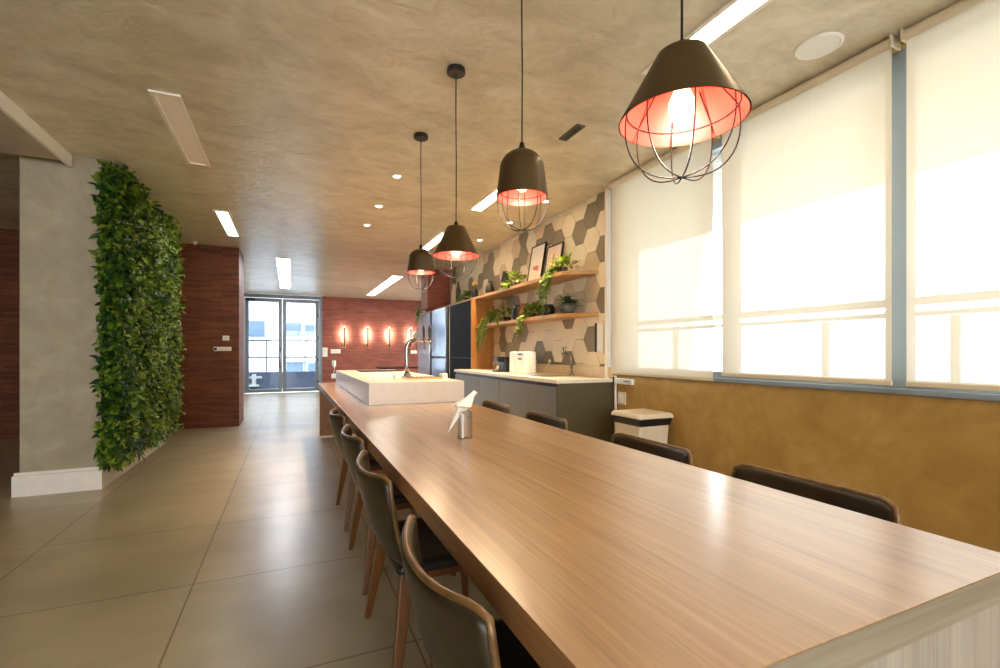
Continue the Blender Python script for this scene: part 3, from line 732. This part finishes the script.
cm = thing('water_purifier', 'white countertop water machine with dark label', 'appliance', (2.62, 5.17, CZ))
obj('machine_body', box(-.10, .07, -.22, .02, 0, .268), M['whiteplastic'], cm, bevel=.018, seg=3)
obj('machine_tank', box(-.11, .06, .024, .17, 0, .268), M['whiteplastic'], cm, bevel=.022, seg=3)
obj('display', box(-.103, -.1001, -.18, -.06, .225, .243), M['darkplastic'], cm)
obj('button_panel', box(-.103, -.1001, -.165, -.07, .17, .19), M['greypot'], cm)
bkm = thing('coffee_machine', 'black coffee machine left of the white water machine', 'coffee machine', (2.66, 5.66, CZ))
obj('housing', box(-.12, .15, -.13, .10, 0, .20), M['darkplastic'], bkm, bevel=.012)
obj('brew_head', box(-.20, -.121, -.08, .05, .13, .2), M['darkplastic'], bkm, bevel=.008)
obj('drip_base', box(-.21, -.121, -.09, .06, 0, .02), M['darkplastic'], bkm, bevel=.004)
obj('cup', lathe([(0, .021), (.026, .021), (.036, .085), (.032, .085), (.023, .026), (0, .026)], 18, c=(-.165, -.015, 0)), M['chrome'], bkm, smooth='auto')
sc = thing('wooden_spoon', 'pale spoon leaning up from the worktop behind the water machine', 'spoon', (2.86, 5.02, CZ))
obj('spoon_handle', tube([(0, .04, .0), (.012, 0, .08), (.03, -.03, .14)], .005, 8), M['cream'], sc, smooth=True)
obj('spoon_bowl', lathe([(0, .135), (.012, .14), (.016, .155), (.01, .17), (0, .174)], 14, c=(.03, -.032, 0)), M['cream'], sc, smooth=True)

# shelves (the far ends tuck into the tall unit); near ends are cut on the slant
us = thing('upper_shelf', 'long upper wooden shelf with slanted end running over the tall units', 'shelf', (0, 0, 0))
obj('shelf_board', prism([(2.62, 4.27), (WX, 4.05), (WX, 10.05), (2.62, 10.05)], 1.985, 2.025), M['shelfwood'], us, bevel=.002)
ls = thing('lower_shelf', 'lower wooden shelf with slanted end above the worktop', 'shelf', (0, 0, 0))
obj('shelf_board', prism([(2.62, 4.40), (WX, 4.05), (WX, 6.80), (2.62, 6.80)], 1.545, 1.585), M['shelfwood'], ls, bevel=.002)
# tall housing
pn = thing('wood_side_panel', 'upright wooden panel at the end of the worktop', 'panel', (2.56, 6.805, 0))
obj('panel_board', box(0, WX-2.56, 0, .035, 0, 1.984), M['panelwood'], pn, bevel=.002)
tu = thing('tall_oven_cabinet', 'tall black glass fronted cabinet between wood panel and fridge', 'cabinet', (2.56, 6.845, 0))
obj('cabinet_body', box(.03, WX-2.56, 0, 1.10, 0, 1.98), M['darkplastic'], tu)
obj('cabinet_door', box(0, .029, .004, 1.096, .06, 1.07), M['blackgloss'], tu, bevel=.003)
obj('cabinet_door', box(0, .029, .004, 1.096, 1.08, 1.975), M['blackgloss'], tu, bevel=.003)
obj('edge_strip', box(-.004, .0, 1.04, 1.07, .06, 1.97), M['gold'], tu)
def fridge(y0, y1, label, split):
    t = thing('tall_refrigerator', label, 'refrigerator', (2.52, y0, 0), 0, 'steel fridges')
    w = y1-y0
    obj('fridge_body', box(.05, WX-2.52, 0, w, 0, 1.97), M['darkplastic'], t)
    if split:
        obj('fridge_door', box(0, .048, .005, w-.005, .05, 1.06), M['mirrorsteel'], t, bevel=.006)
        obj('fridge_door', box(0, .048, .005, w-.005, 1.085, 1.965), M['mirrorsteel'], t, bevel=.006)
    else:
        obj('fridge_door', box(0, .048, .005, w-.005, .05, 1.965), M['mirrorsteel'], t, bevel=.006)
    obj('handle', tube([(-.0, w-.06, 1.2), (-.04, w-.06, 1.22), (-.04, w-.06, 1.66), (0, w-.06, 1.68)], .01, 8), M['chrome'], t, smooth=True)
fridge(8.03, 8.90, 'steel fridge next to the black cabinet, door split by a dark gap', True)
fridge(9.06, 10.0, 'steel fridge farthest along the kitchen wall with one tall door', False)
struct('wall_right_block', box(2.48, WX, 9.05, 9.55, 2.03, HC), M['brick'], 'brick clad block above the fridges')

# framed pictures leaning on the tiles
def frame(y, w, h, label, art):
    t = thing('picture_frame', label, 'picture', (2.82, y, 2.0255), 0, 'framed prints on the upper shelf')
    rot = Matrix.Rotation(math.radians(9.5), 4, 'Y')
    b = .016
    bm = box(-.01, .01, -w/2, w/2, 0, b); box(-.01, .01, -w/2, w/2, h-b, h, bm); box(-.01, .01, -w/2, -w/2+b, b, h-b, bm); box(-.01, .01, w/2-b, w/2, b, h-b, bm)
    bm.transform(rot); obj('frame', bm, M['black'], t)
    bm = box(-.004, .004, -w/2+b, w/2-b, b, h-b); bm.transform(rot); pr = obj('print', bm, M['artwhite' if art == 0 else 'art'], t)
    bm = bmesh.new()
    def blob(cy, cz, ry, rz, n=18):
        vs = [bm.verts.new((-.0055, cy+ry*math.cos(2*PI*k/n), cz+rz*math.sin(2*PI*k/n))) for k in range(n)]; bm.faces.new(vs)
    if art == 0:
        blob(0, h*.42, w*.22, h*.05); blob(-w*.1, h*.36, w*.12, h*.03)
    else:
        blob(0, h*.60, w*.06, h*.16); blob(.0, h*.36, w*.09, h*.10); blob(-.02, h*.22, w*.015, h*.09)
    bm.transform(rot); obj('motif', bm, M['pink' if art == 0 else 'red'], pr)
frame(5.27, .37, .52, 'larger framed print with a pink motif, left of the pair on the shelf', 0)
frame(4.84, .36, .43, 'smaller framed print with a rust motif, right of the pair on the shelf', 1)

# tablet like framed board on the tiles
nb = thing('wall_board', 'thin framed board on the tiles just left of the window', 'wall board', (WX-.001, 3.99, 1.15))
obj('board', box(-.03, 0, -.06, .07, 0, .33), M['cream'], nb, bevel=.006)
obj('board_edge', box(-.042, -.0301, .045, .07, .02, .32), M['black'], nb, bevel=.003)
obj('board_face', box(-.034, -.0301, -.05, .04, .03, .31), M['white'], nb)

# plates under the window by the bin
ob = thing('socket_box', 'white and black socket strip under the window by the tiles', 'socket', (XW, 3.66, .86))
obj('socket_body', box(-.035, 0, -.15, .11, 0, .055), M['label'], ob, bevel=.004)
obj('socket_black', box(-.037, -.0, .111, .17, -.01, .06), M['darkplastic'], ob, bevel=.004)
obj('socket_print', box(-.0362, -.0351, -.12, -.03, .026, .034), M['greypot'], ob)
op = thing('outlet_plate', 'cream outlet plate on the ochre wall above the bin', 'outlet', (XW, 3.69, .66))
obj('plate', box(-.012, 0, -.06, .06, 0, .12), M['cream'], op, bevel=.004)
obj('cover', box(-.02, -.0121, -.03, .03, .02, .1), M['whiteplastic'], op, bevel=.003)
cp = tag(obj('cable_pipe', tube([(XW-.02, 3.765, .0), (XW-.02, 3.765, .94)], .012, 10), M['whiteplastic'], smooth='auto'), 'thin white pipe running down from the window sill', 'pipe')
bn = thing('waste_bin', 'cream waste bin with overhanging lid and black bag by the ochre wall', 'bin', (2.715, 3.14, 0), 0)
def taper(hx0, hy0, hx1, hy1, z0, z1):
    bm = bmesh.new(); r = []
    for hx_, hy, z in ((hx0, hy0, z0), (hx1, hy1, z1)):
        r.append([bm.verts.new((a*hx_, b*hy, z)) for a, b in ((-1, -1), (1, -1), (1, 1), (-1, 1))])
    bm.faces.new(r[0][::-1]); bm.faces.new(r[1])
    for k in range(4): bm.faces.new((r[0][k], r[0][(k+1) % 4], r[1][(k+1) % 4], r[1][k]))
    return bm
obj('bin_body', taper(.13, .13, .155, .165, 0, .60), M['cream'], bn, bevel=.02, seg=3)
obj('bag_edge', taper(.158, .168, .17, .18, .565, .625), M['darkplastic'], bn, bevel=.01)
obj('lid', taper(.185, .19, .172, .175, .626, .668), M['cream'], bn, bevel=.014, seg=3)

# ------------------------------------------------------------------ plants
def leaf(V, F, p, d, nrm, ln, wd, fold=.25, droop=.25):
    d = d.normalized(); s = d.cross(nrm)
    if s.length < 1e-4: s = d.orthogonal()
    s.normalize(); n = s.cross(d)
    b = len(V)
    for a, w, z in ((0, 0, 0), (.28, .8, .0), (.28, 0, 0), (.28, -.8, 0), (.62, .75, 0), (.62, 0, 0), (.62, -.75, 0), (1, 0, 0)):
        V.append(tuple(p+d*(ln*a)+s*(w*wd*.5)+n*(fold*abs(w)*wd*.5-droop*a*a*ln)))
    for f in ((0, 2, 1), (0, 3, 2), (1, 2, 5, 4), (2, 3, 6, 5), (4, 5, 7), (5, 6, 7)):
        F.append(tuple(b+i for i in f))
def rv(r=R): return Vector((r.uniform(-1, 1), r.uniform(-1, 1), r.uniform(-1, 1)))

gw = thing('green_wall', 'lush vertical garden of mixed green leaves on the column side', 'plant wall', (-1.475, 5.065, .0))
obj('backing_panel', box(.0, .03, .02, 2.19, .16, 2.79), M['soil'], gw)
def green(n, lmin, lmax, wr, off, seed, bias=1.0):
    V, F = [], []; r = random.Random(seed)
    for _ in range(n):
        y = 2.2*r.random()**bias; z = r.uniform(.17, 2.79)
        lump = .05*math.sin(y*5+seed)*math.sin(z*6.3)+.03*math.sin(y*13+z*9)
        x = .03+off*r.random()+max(0, lump)
        d = Vector((r.uniform(.1, 1.0), r.uniform(-1.1, 1.1), r.uniform(-1.2, .7)))
        nr = Vector((r.uniform(.2, 1.2), r.uniform(-.6, .6), r.uniform(.2, 1)))
        if r.random() < .16:
            # tufts that overhang the near and far edges of the panel
            if r.random() < .6: y = r.uniform(-.02, .03); x = r.uniform(-.01, .13); ln0 = 1; d = Vector((r.uniform(-.5, .6), -1, r.uniform(-.9, .7))); nr = rv(r)+Vector((0, -1, .6))
            else: y = r.uniform(2.15, 2.24); d.y += r.random()
        ln = r.uniform(lmin, lmax)
        if z < .3: ln *= .8
        leaf(V, F, Vector((x, y, z)), d, nr, ln, ln*wr*r.uniform(.7, 1.2), .2, r.uniform(.05, .5))
    return V, F
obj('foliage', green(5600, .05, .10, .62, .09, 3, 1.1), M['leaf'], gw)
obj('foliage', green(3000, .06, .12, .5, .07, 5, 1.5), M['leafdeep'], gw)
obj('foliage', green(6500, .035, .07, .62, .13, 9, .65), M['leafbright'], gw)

def trailing(label, x, y, z, pot_r, strands, seed, potmat='darkvase', spread=.16, up=.12):
    """pot on a shelf with leafy stems spilling over the front edge"""
    r = random.Random(seed)
    t = thing('trailing_plant', label, 'potted plant', (x, y, z), 0, 'trailing plants on the shelves')
    h = pot_r*1.25
    obj('pot', lathe([(0, 0), (pot_r*.75, 0), (pot_r, h), (pot_r*.9, h), (pot_r*.86, h-.012), (0, h-.012)], 24), M[potmat], t, smooth='auto')
    V, F = [], []; stems = bmesh.new()
    for k in range(90):
        a = r.uniform(0, 2*PI); e = r.uniform(.1, 1.3)
        d = Vector((math.cos(a)*math.cos(e), math.sin(a)*math.cos(e), math.sin(e)))
        q = Vector((0, 0, h*.9))+Vector((d.x*spread*.8, d.y*spread, d.z*up))*r.uniform(.3, 1)
        if x+q.x > WX-.03: q.x = WX-.03-x
        leaf(V, F, q, d+rv(r)*.5+Vector((-.3, 0, 0)), Vector((0, 0, 1)), r.uniform(.05, .085), r.uniform(.034, .055), .2, .3)
    for (dx, dy, dz) in strands:
        P0 = Vector((0, 0, h)); P1 = Vector((dx*.6, dy*.6, h+.03)); P2 = Vector((dx, dy, h-.03)); P3 = Vector((dx*1.03, dy*1.08, dz))
        pts = []
        for i in range(13):
            s = i/12
            pts.append(P0*(1-s)**3+P1*(3*s*(1-s)**2)+P2*(3*s*s*(1-s))+P3*s**3)
        tube(pts, .0018, 5, stems)
        nl = int(16+85*abs(dz-h))
        for i in range(nl):
            s = .2+.8*i/nl; q = P0*(1-s)**3+P1*(3*s*(1-s)**2)+P2*(3*s*s*(1-s))+P3*s**3
            d = rv(r)*.8+Vector((-.5, 0, -.5))
            leaf(V, F, q+rv(r)*.012, d, rv(r)*.4+Vector((-.7, 0, .7)), r.uniform(.045, .075), r.uniform(.032, .05), .2, .3)
    obj('stems', stems, M['fernleaf'], t)
    obj('foliage', (V, F), M['pothos'], t)
US, LS = 2.0255, 1.5855
trailing('pothos spilling from the upper shelf right of the framed prints', 2.755, 4.46, US, .055, [(-.17, .06, -.30), (-.16, .14, -.36), (-.16, .20, -.25), (-.165, .10, -.18), (-.15, .17, -.42), (-.17, .03, -.12)], 21)
trailing('small leafy plant on the upper shelf left of the framed prints', 2.72, 5.62, US, .05, [(-.13, .06, -.02), (-.13, -.04, .01)], 22, up=.14)
trailing('pothos hanging from the lower shelf below the copper ornament', 2.74, 5.16, LS, .05, [(-.15, .0, -.22), (-.155, .06, -.16), (-.15, -.05, -.12), (-.15, .09, -.27)], 23)
trailing('pothos hanging from the far end of the lower shelf by the wood panel', 2.74, 6.42, LS, .055, [(-.155, .0, -.34), (-.16, .1, -.25), (-.15, -.1, -.2), (-.155, .16, -.4), (-.15, .06, -.3)], 24)
trailing('dark leafy plant on the lower shelf right of the wood panel', 2.80, 6.02, LS, .06, [(-.16, .05, .0), (-.17, -.08, .01)], 25, up=.2, spread=.2)
trailing('hanging plant spilling over the far top corner of the fridges', 2.58, 9.72, US, .06, [(-.12, .05, -.18), (-.12, -.02, -.1), (-.11, .1, -.24)], 26, potmat='whiteplastic', up=.2)
trailing('low leafy plant on top of the black cabinet', 2.74, 7.52, US, .05, [(-.12, .1, .03), (-.1, -.1, .03)], 27, up=.1)

fn = thing('potted_fern', 'spiky green fern in a round grey pot at the end of the lower shelf', 'potted plant', (2.78, 4.40, LS))
obj('pot', lathe([(0, 0), (.05, 0), (.085, .035), (.092, .07), (.08, .11), (.07, .112), (.066, .1), (0, .1)], 28), M['greypot'], fn, smooth=True)
V, F = [], []; r = random.Random(31)
for k in range(30):
    a = r.uniform(0, 2*PI); ln = r.uniform(.18, .30); e = r.uniform(.45, 1.3)
    d = Vector((math.cos(a)*math.cos(e)*.55, math.sin(a)*math.cos(e), math.sin(e)))
    p = Vector((0, 0, .10)); prev = p; wdt = r.uniform(.02, .03)
    for i in range(9):
        s = i/8
        q = p+d*ln*s+Vector((0, 0, -.16*s*s))*r.uniform(.8, 1.1)
        if q.x > .13: q.x = .13
        if i:
            for sd in (-1, 1):
                side = (q-prev).cross(Vector((0, 0, 1))).normalized()*sd
                leaf(V, F, q, side+(q-prev).normalized()*.6, Vector((0, 0, 1)), .055*(1-s*.6), wdt, .1, .2)
        prev = q
obj('foliage', (V, F), M['fernleaf'], fn)

# vases and ornaments
def vase(name, label, x, y, z, prof, mat, cat='vase', grp=None):
    t = thing(name, label, cat, (x, y, z), 0, grp)
    h = prof[-1][1]; rm = prof[-1][0]
    obj('vase_body', lathe([(0, 0)]+prof+[(rm*.8, h), (rm*.75, h-.02), (0, h-.02)], 28), M[mat], t, smooth='auto')
    obj('rim', lathe([(rm*.8, h+.0005), (rm*1.03, h+.0005), (rm*1.03, h+.006), (rm*.8, h+.006)], 28, closed=True), M['black'], t, smooth='auto')
    return t
vase('tall_vase', 'tall dark ribbed vase on the upper shelf left of the leafy plant', 2.74, 5.95, US, [(.045, 0), (.06, .05), (.062, .14), (.05, .2), (.04, .26)], 'darkvase', grp='dark vases on the upper shelf')
vase('round_vase', 'short dark round vase on the upper shelf, further left', 2.74, 6.5, US, [(.05, 0), (.072, .05), (.065, .11), (.04, .16), (.034, .20)], 'darkvase', grp='dark vases on the upper shelf')
vase('bottle_vase', 'pale slim bottle on top of the black cabinet by the brick block', 2.74, 8.2, US, [(.04, 0), (.045, .05), (.045, .26), (.02, .32), (.018, .38)], 'splash', 'bottle')
vase('dark_bottle', 'dark slim bottle on top of the cabinet beside the pale bottle', 2.72, 7.9, US, [(.04, 0), (.045, .05), (.045, .24), (.018, .31), (.016, .38)], 'darkvase', 'bottle')
vase('dark_mug', 'dark round pot on the lower shelf behind the hanging pothos', 2.80, 4.86, LS, [(.05, 0), (.075, .04), (.078, .1), (.06, .14)], 'darkvase', 'pot')
vase('black_pot', 'black round pot on the lower shelf left of the copper ornament', 2.78, 5.60, LS, [(.07, 0), (.10, .06), (.10, .16), (.07, .2)], 'darkvase', 'pot')
fl = thing('flower_vase', 'dark vase with two yellow blossoms on the upper shelf end', 'vase', (2.72, 7.08, US))
obj('vase_body', lathe([(0, 0), (.045, 0), (.06, .05), (.05, .12), (.035, .15), (.028, .15), (.028, .14), (0, .14)], 24), M['darkvase'], fl, smooth='auto')
for dx, dy in ((-.01, .05), (.01, -.05)):
    obj('flower_stem', tube([(0, 0, .13), (dx, dy, .22)], .004, 6), M['fernleaf'], fl)
    obj('blossom', lathe([(0, .21), (.018, .225), (.022, .25), (.012, .275), (0, .285)], 12, c=(dx, dy, 0)), M['candle'], fl, smooth=True)
cf = thing('copper_ornament', 'small copper ornament with two upright ears on the lower shelf', 'ornament', (2.70, 5.33, LS))
obj('ornament_body', lathe([(0, 0), (.035, .0), (.042, .03), (.036, .065), (.03, .08), (.034, .105), (.025, .13), (0, .135)], 20), M['copperfig'], cf, smooth=True)
for s in (-1, 1):
    obj('ear', tube([(0, s*.012, .12), (0, s*.03, .17), (-.004, s*.045, .225)], [.006, .011, .003], 10), M['copperfig'], cf, smooth=True)

# ------------------------------------------------------------------ far wall details
def sconce(x, label):
    t = thing('wall_sconce', label, 'wall lamp', (x, YF, 1.30), 0, 'wall sconces on the brick wall')
    obj('wall_plate', box(-.045, .045, -.02, 0, 0, .16), M['gold'], t, bevel=.004)
    obj('lamp_arm', box(-.022, .022, -.15, -.0201, .05, .09), M['gold'], t, bevel=.004)
    obj('lamp_tube', tube([(0, -.15, .02), (0, -.15, .62)], .022, 16), M['bronze'], t, smooth='auto')
    obj('sconce_lens', lathe([(0, .6205), (.02, .6205), (.014, .632), (0, .635)], 14, c=(0, -.15, 0)), M['sconceglow'], t)
    for z, e in ((.40, 6),):
        l = bpy.data.lights.new('sconce_glow', 'AREA'); l.shape = 'RECTANGLE'; l.size = .06; l.size_y = .34; l.energy = e; l.color = (1, .88, .76)
        o = bpy.data.objects.new('sconce_glow', l); COL.objects.link(o); o.location = (0, -.135, z); o.rotation_euler = (math.radians(90), 0, 0); o.parent = t
sconce(1.492, 'glowing brick wall sconce nearest the glass door')
sconce(2.17, 'glowing brick wall sconce second from the glass door')
sconce(2.83, 'glowing brick wall sconce third from the glass door')
sconce(3.50, 'glowing brick wall sconce farthest from the door, behind the tap tower')
def plate(name, x, y, z, w, h, label, cat, parts):
    t = thing(name, label, cat, (x, y, z))
    obj('plate', box(-w/2, w/2, -.02, 0, 0, h), M['whiteplastic'], t, bevel=.004)
    for (a, b, c, d, m) in parts:
        obj('button', box(a, b, -.026, -.0201, c, d), M[m], t, bevel=.002)
plate('wall_switch', -.915, 8.468, 1.35, .09, .075, 'small white switch plate on the dark brown brick block', 'switch', [(-.02, .02, .02, .055, 'cream')])
plate('emergency_wall_lamp', -.96, 8.468, 1.185, .24, .065, 'white emergency lamp bar below the switch on the dark brick', 'emergency light', [(-.115, -.075, .012, .053, 'darkplastic'), (-.06, .1, .015, .05, 'cream')])
plate('mounted_access_panel', .95, YF, 1.03, .14, .27, 'white access panel on the brick right beside the glass door', 'control panel', [(-.04, .04, .15, .23, 'cream')])
plate('mounted_wall_plate', 1.25, YF, 1.13, .28, .12, 'low white plate on the brick right of the access panel', 'wall plate', [(-.12, .12, .03, .09, 'cream')])
plate('socket_plate', 3.62, YF, 1.12, .2, .1, 'small white plate on the brick below the last sconce', 'wall plate', [(-.06, .06, .03, .07, 'cream')])
ph = thing('intercom_phone', 'white intercom handset on the brick wall near the door', 'intercom', (1.2, YF, .46))
obj('phone_cradle', box(-.06, .06, -.035, 0, .28, .46), M['whiteplastic'], ph, bevel=.01)
obj('handset', tube([(-.0, -.06, .24), (0, -.065, .34), (0, -.06, .44)], [.03, .02, .03], 12), M['whiteplastic'], ph, smooth=True)
obj('phone_cord', tube([(0, -.05, .235), (.02, -.04, .16), (-.015, -.03, .10), (0, -.02, .04)], .007, 8), M['cream'], ph, smooth=True)
obj('phone_box', box(-.075, .075, -.04, 0, -.08, .06), M['whiteplastic'], ph, bevel=.008)
ft = thing('side_table', 'dark topped side table by the brick wall behind the tap', 'table', (3.2, 13.6, 0))
obj('tabletop', box(-.9, .9, -.4, .4, .70, .74), M['darkplastic'], ft, bevel=.004)
for sx in (-1, 1):
    for sy in (-1, 1): obj('leg', box(sx*.8-.025, sx*.8+.025, sy*.33-.025, sy*.33+.025, 0, .6999), M['black'], ft)

# ------------------------------------------------------------------ light
w = bpy.data.worlds.new('sky'); scene.world = w; w.use_nodes = True
nt = w.node_tree; bg = nt.nodes['Background']
tc = nt.nodes.new('ShaderNodeTexCoord'); sp_ = nt.nodes.new('ShaderNodeSeparateXYZ'); L(nt, tc.outputs['Generated'], sp_.inputs[0])
L(nt, ramp(nt, sp_.outputs[2], [(0, (.96, .97, .98)), (1, (.80, .89, 1.0))]), bg.inputs[0])
bg.inputs[1].default_value = 6.0

# ------------------------------------------------------------------ camera
cam = bpy.data.cameras.new('camera'); co = bpy.data.objects.new('camera', cam); COL.objects.link(co)
F_PX = 470
cam.sensor_width = 36; cam.lens = 36*F_PX/1000; cam.shift_y = .018; cam.clip_start = .02; cam.clip_end = 300
co.location = (0, 0, 1.17); co.rotation_euler = (PI/2, 0, -math.atan2(210, F_PX))
scene.camera = co

vs = scene.view_settings
vs.view_transform = 'Standard'; vs.look = 'None'; vs.gamma = 1; vs.use_curve_mapping = False; vs.exposure = 1.52
try:
    scene.cycles.use_denoising = True; scene.cycles.max_bounces = 10; scene.cycles.diffuse_bounces = 5; scene.cycles.glossy_bounces = 4
    scene.cycles.transparent_max_bounces = 16; scene.cycles.sample_clamp_indirect = 6; scene.cycles.caustics_reflective = False; scene.cycles.caustics_refractive = False
except Exception: pass
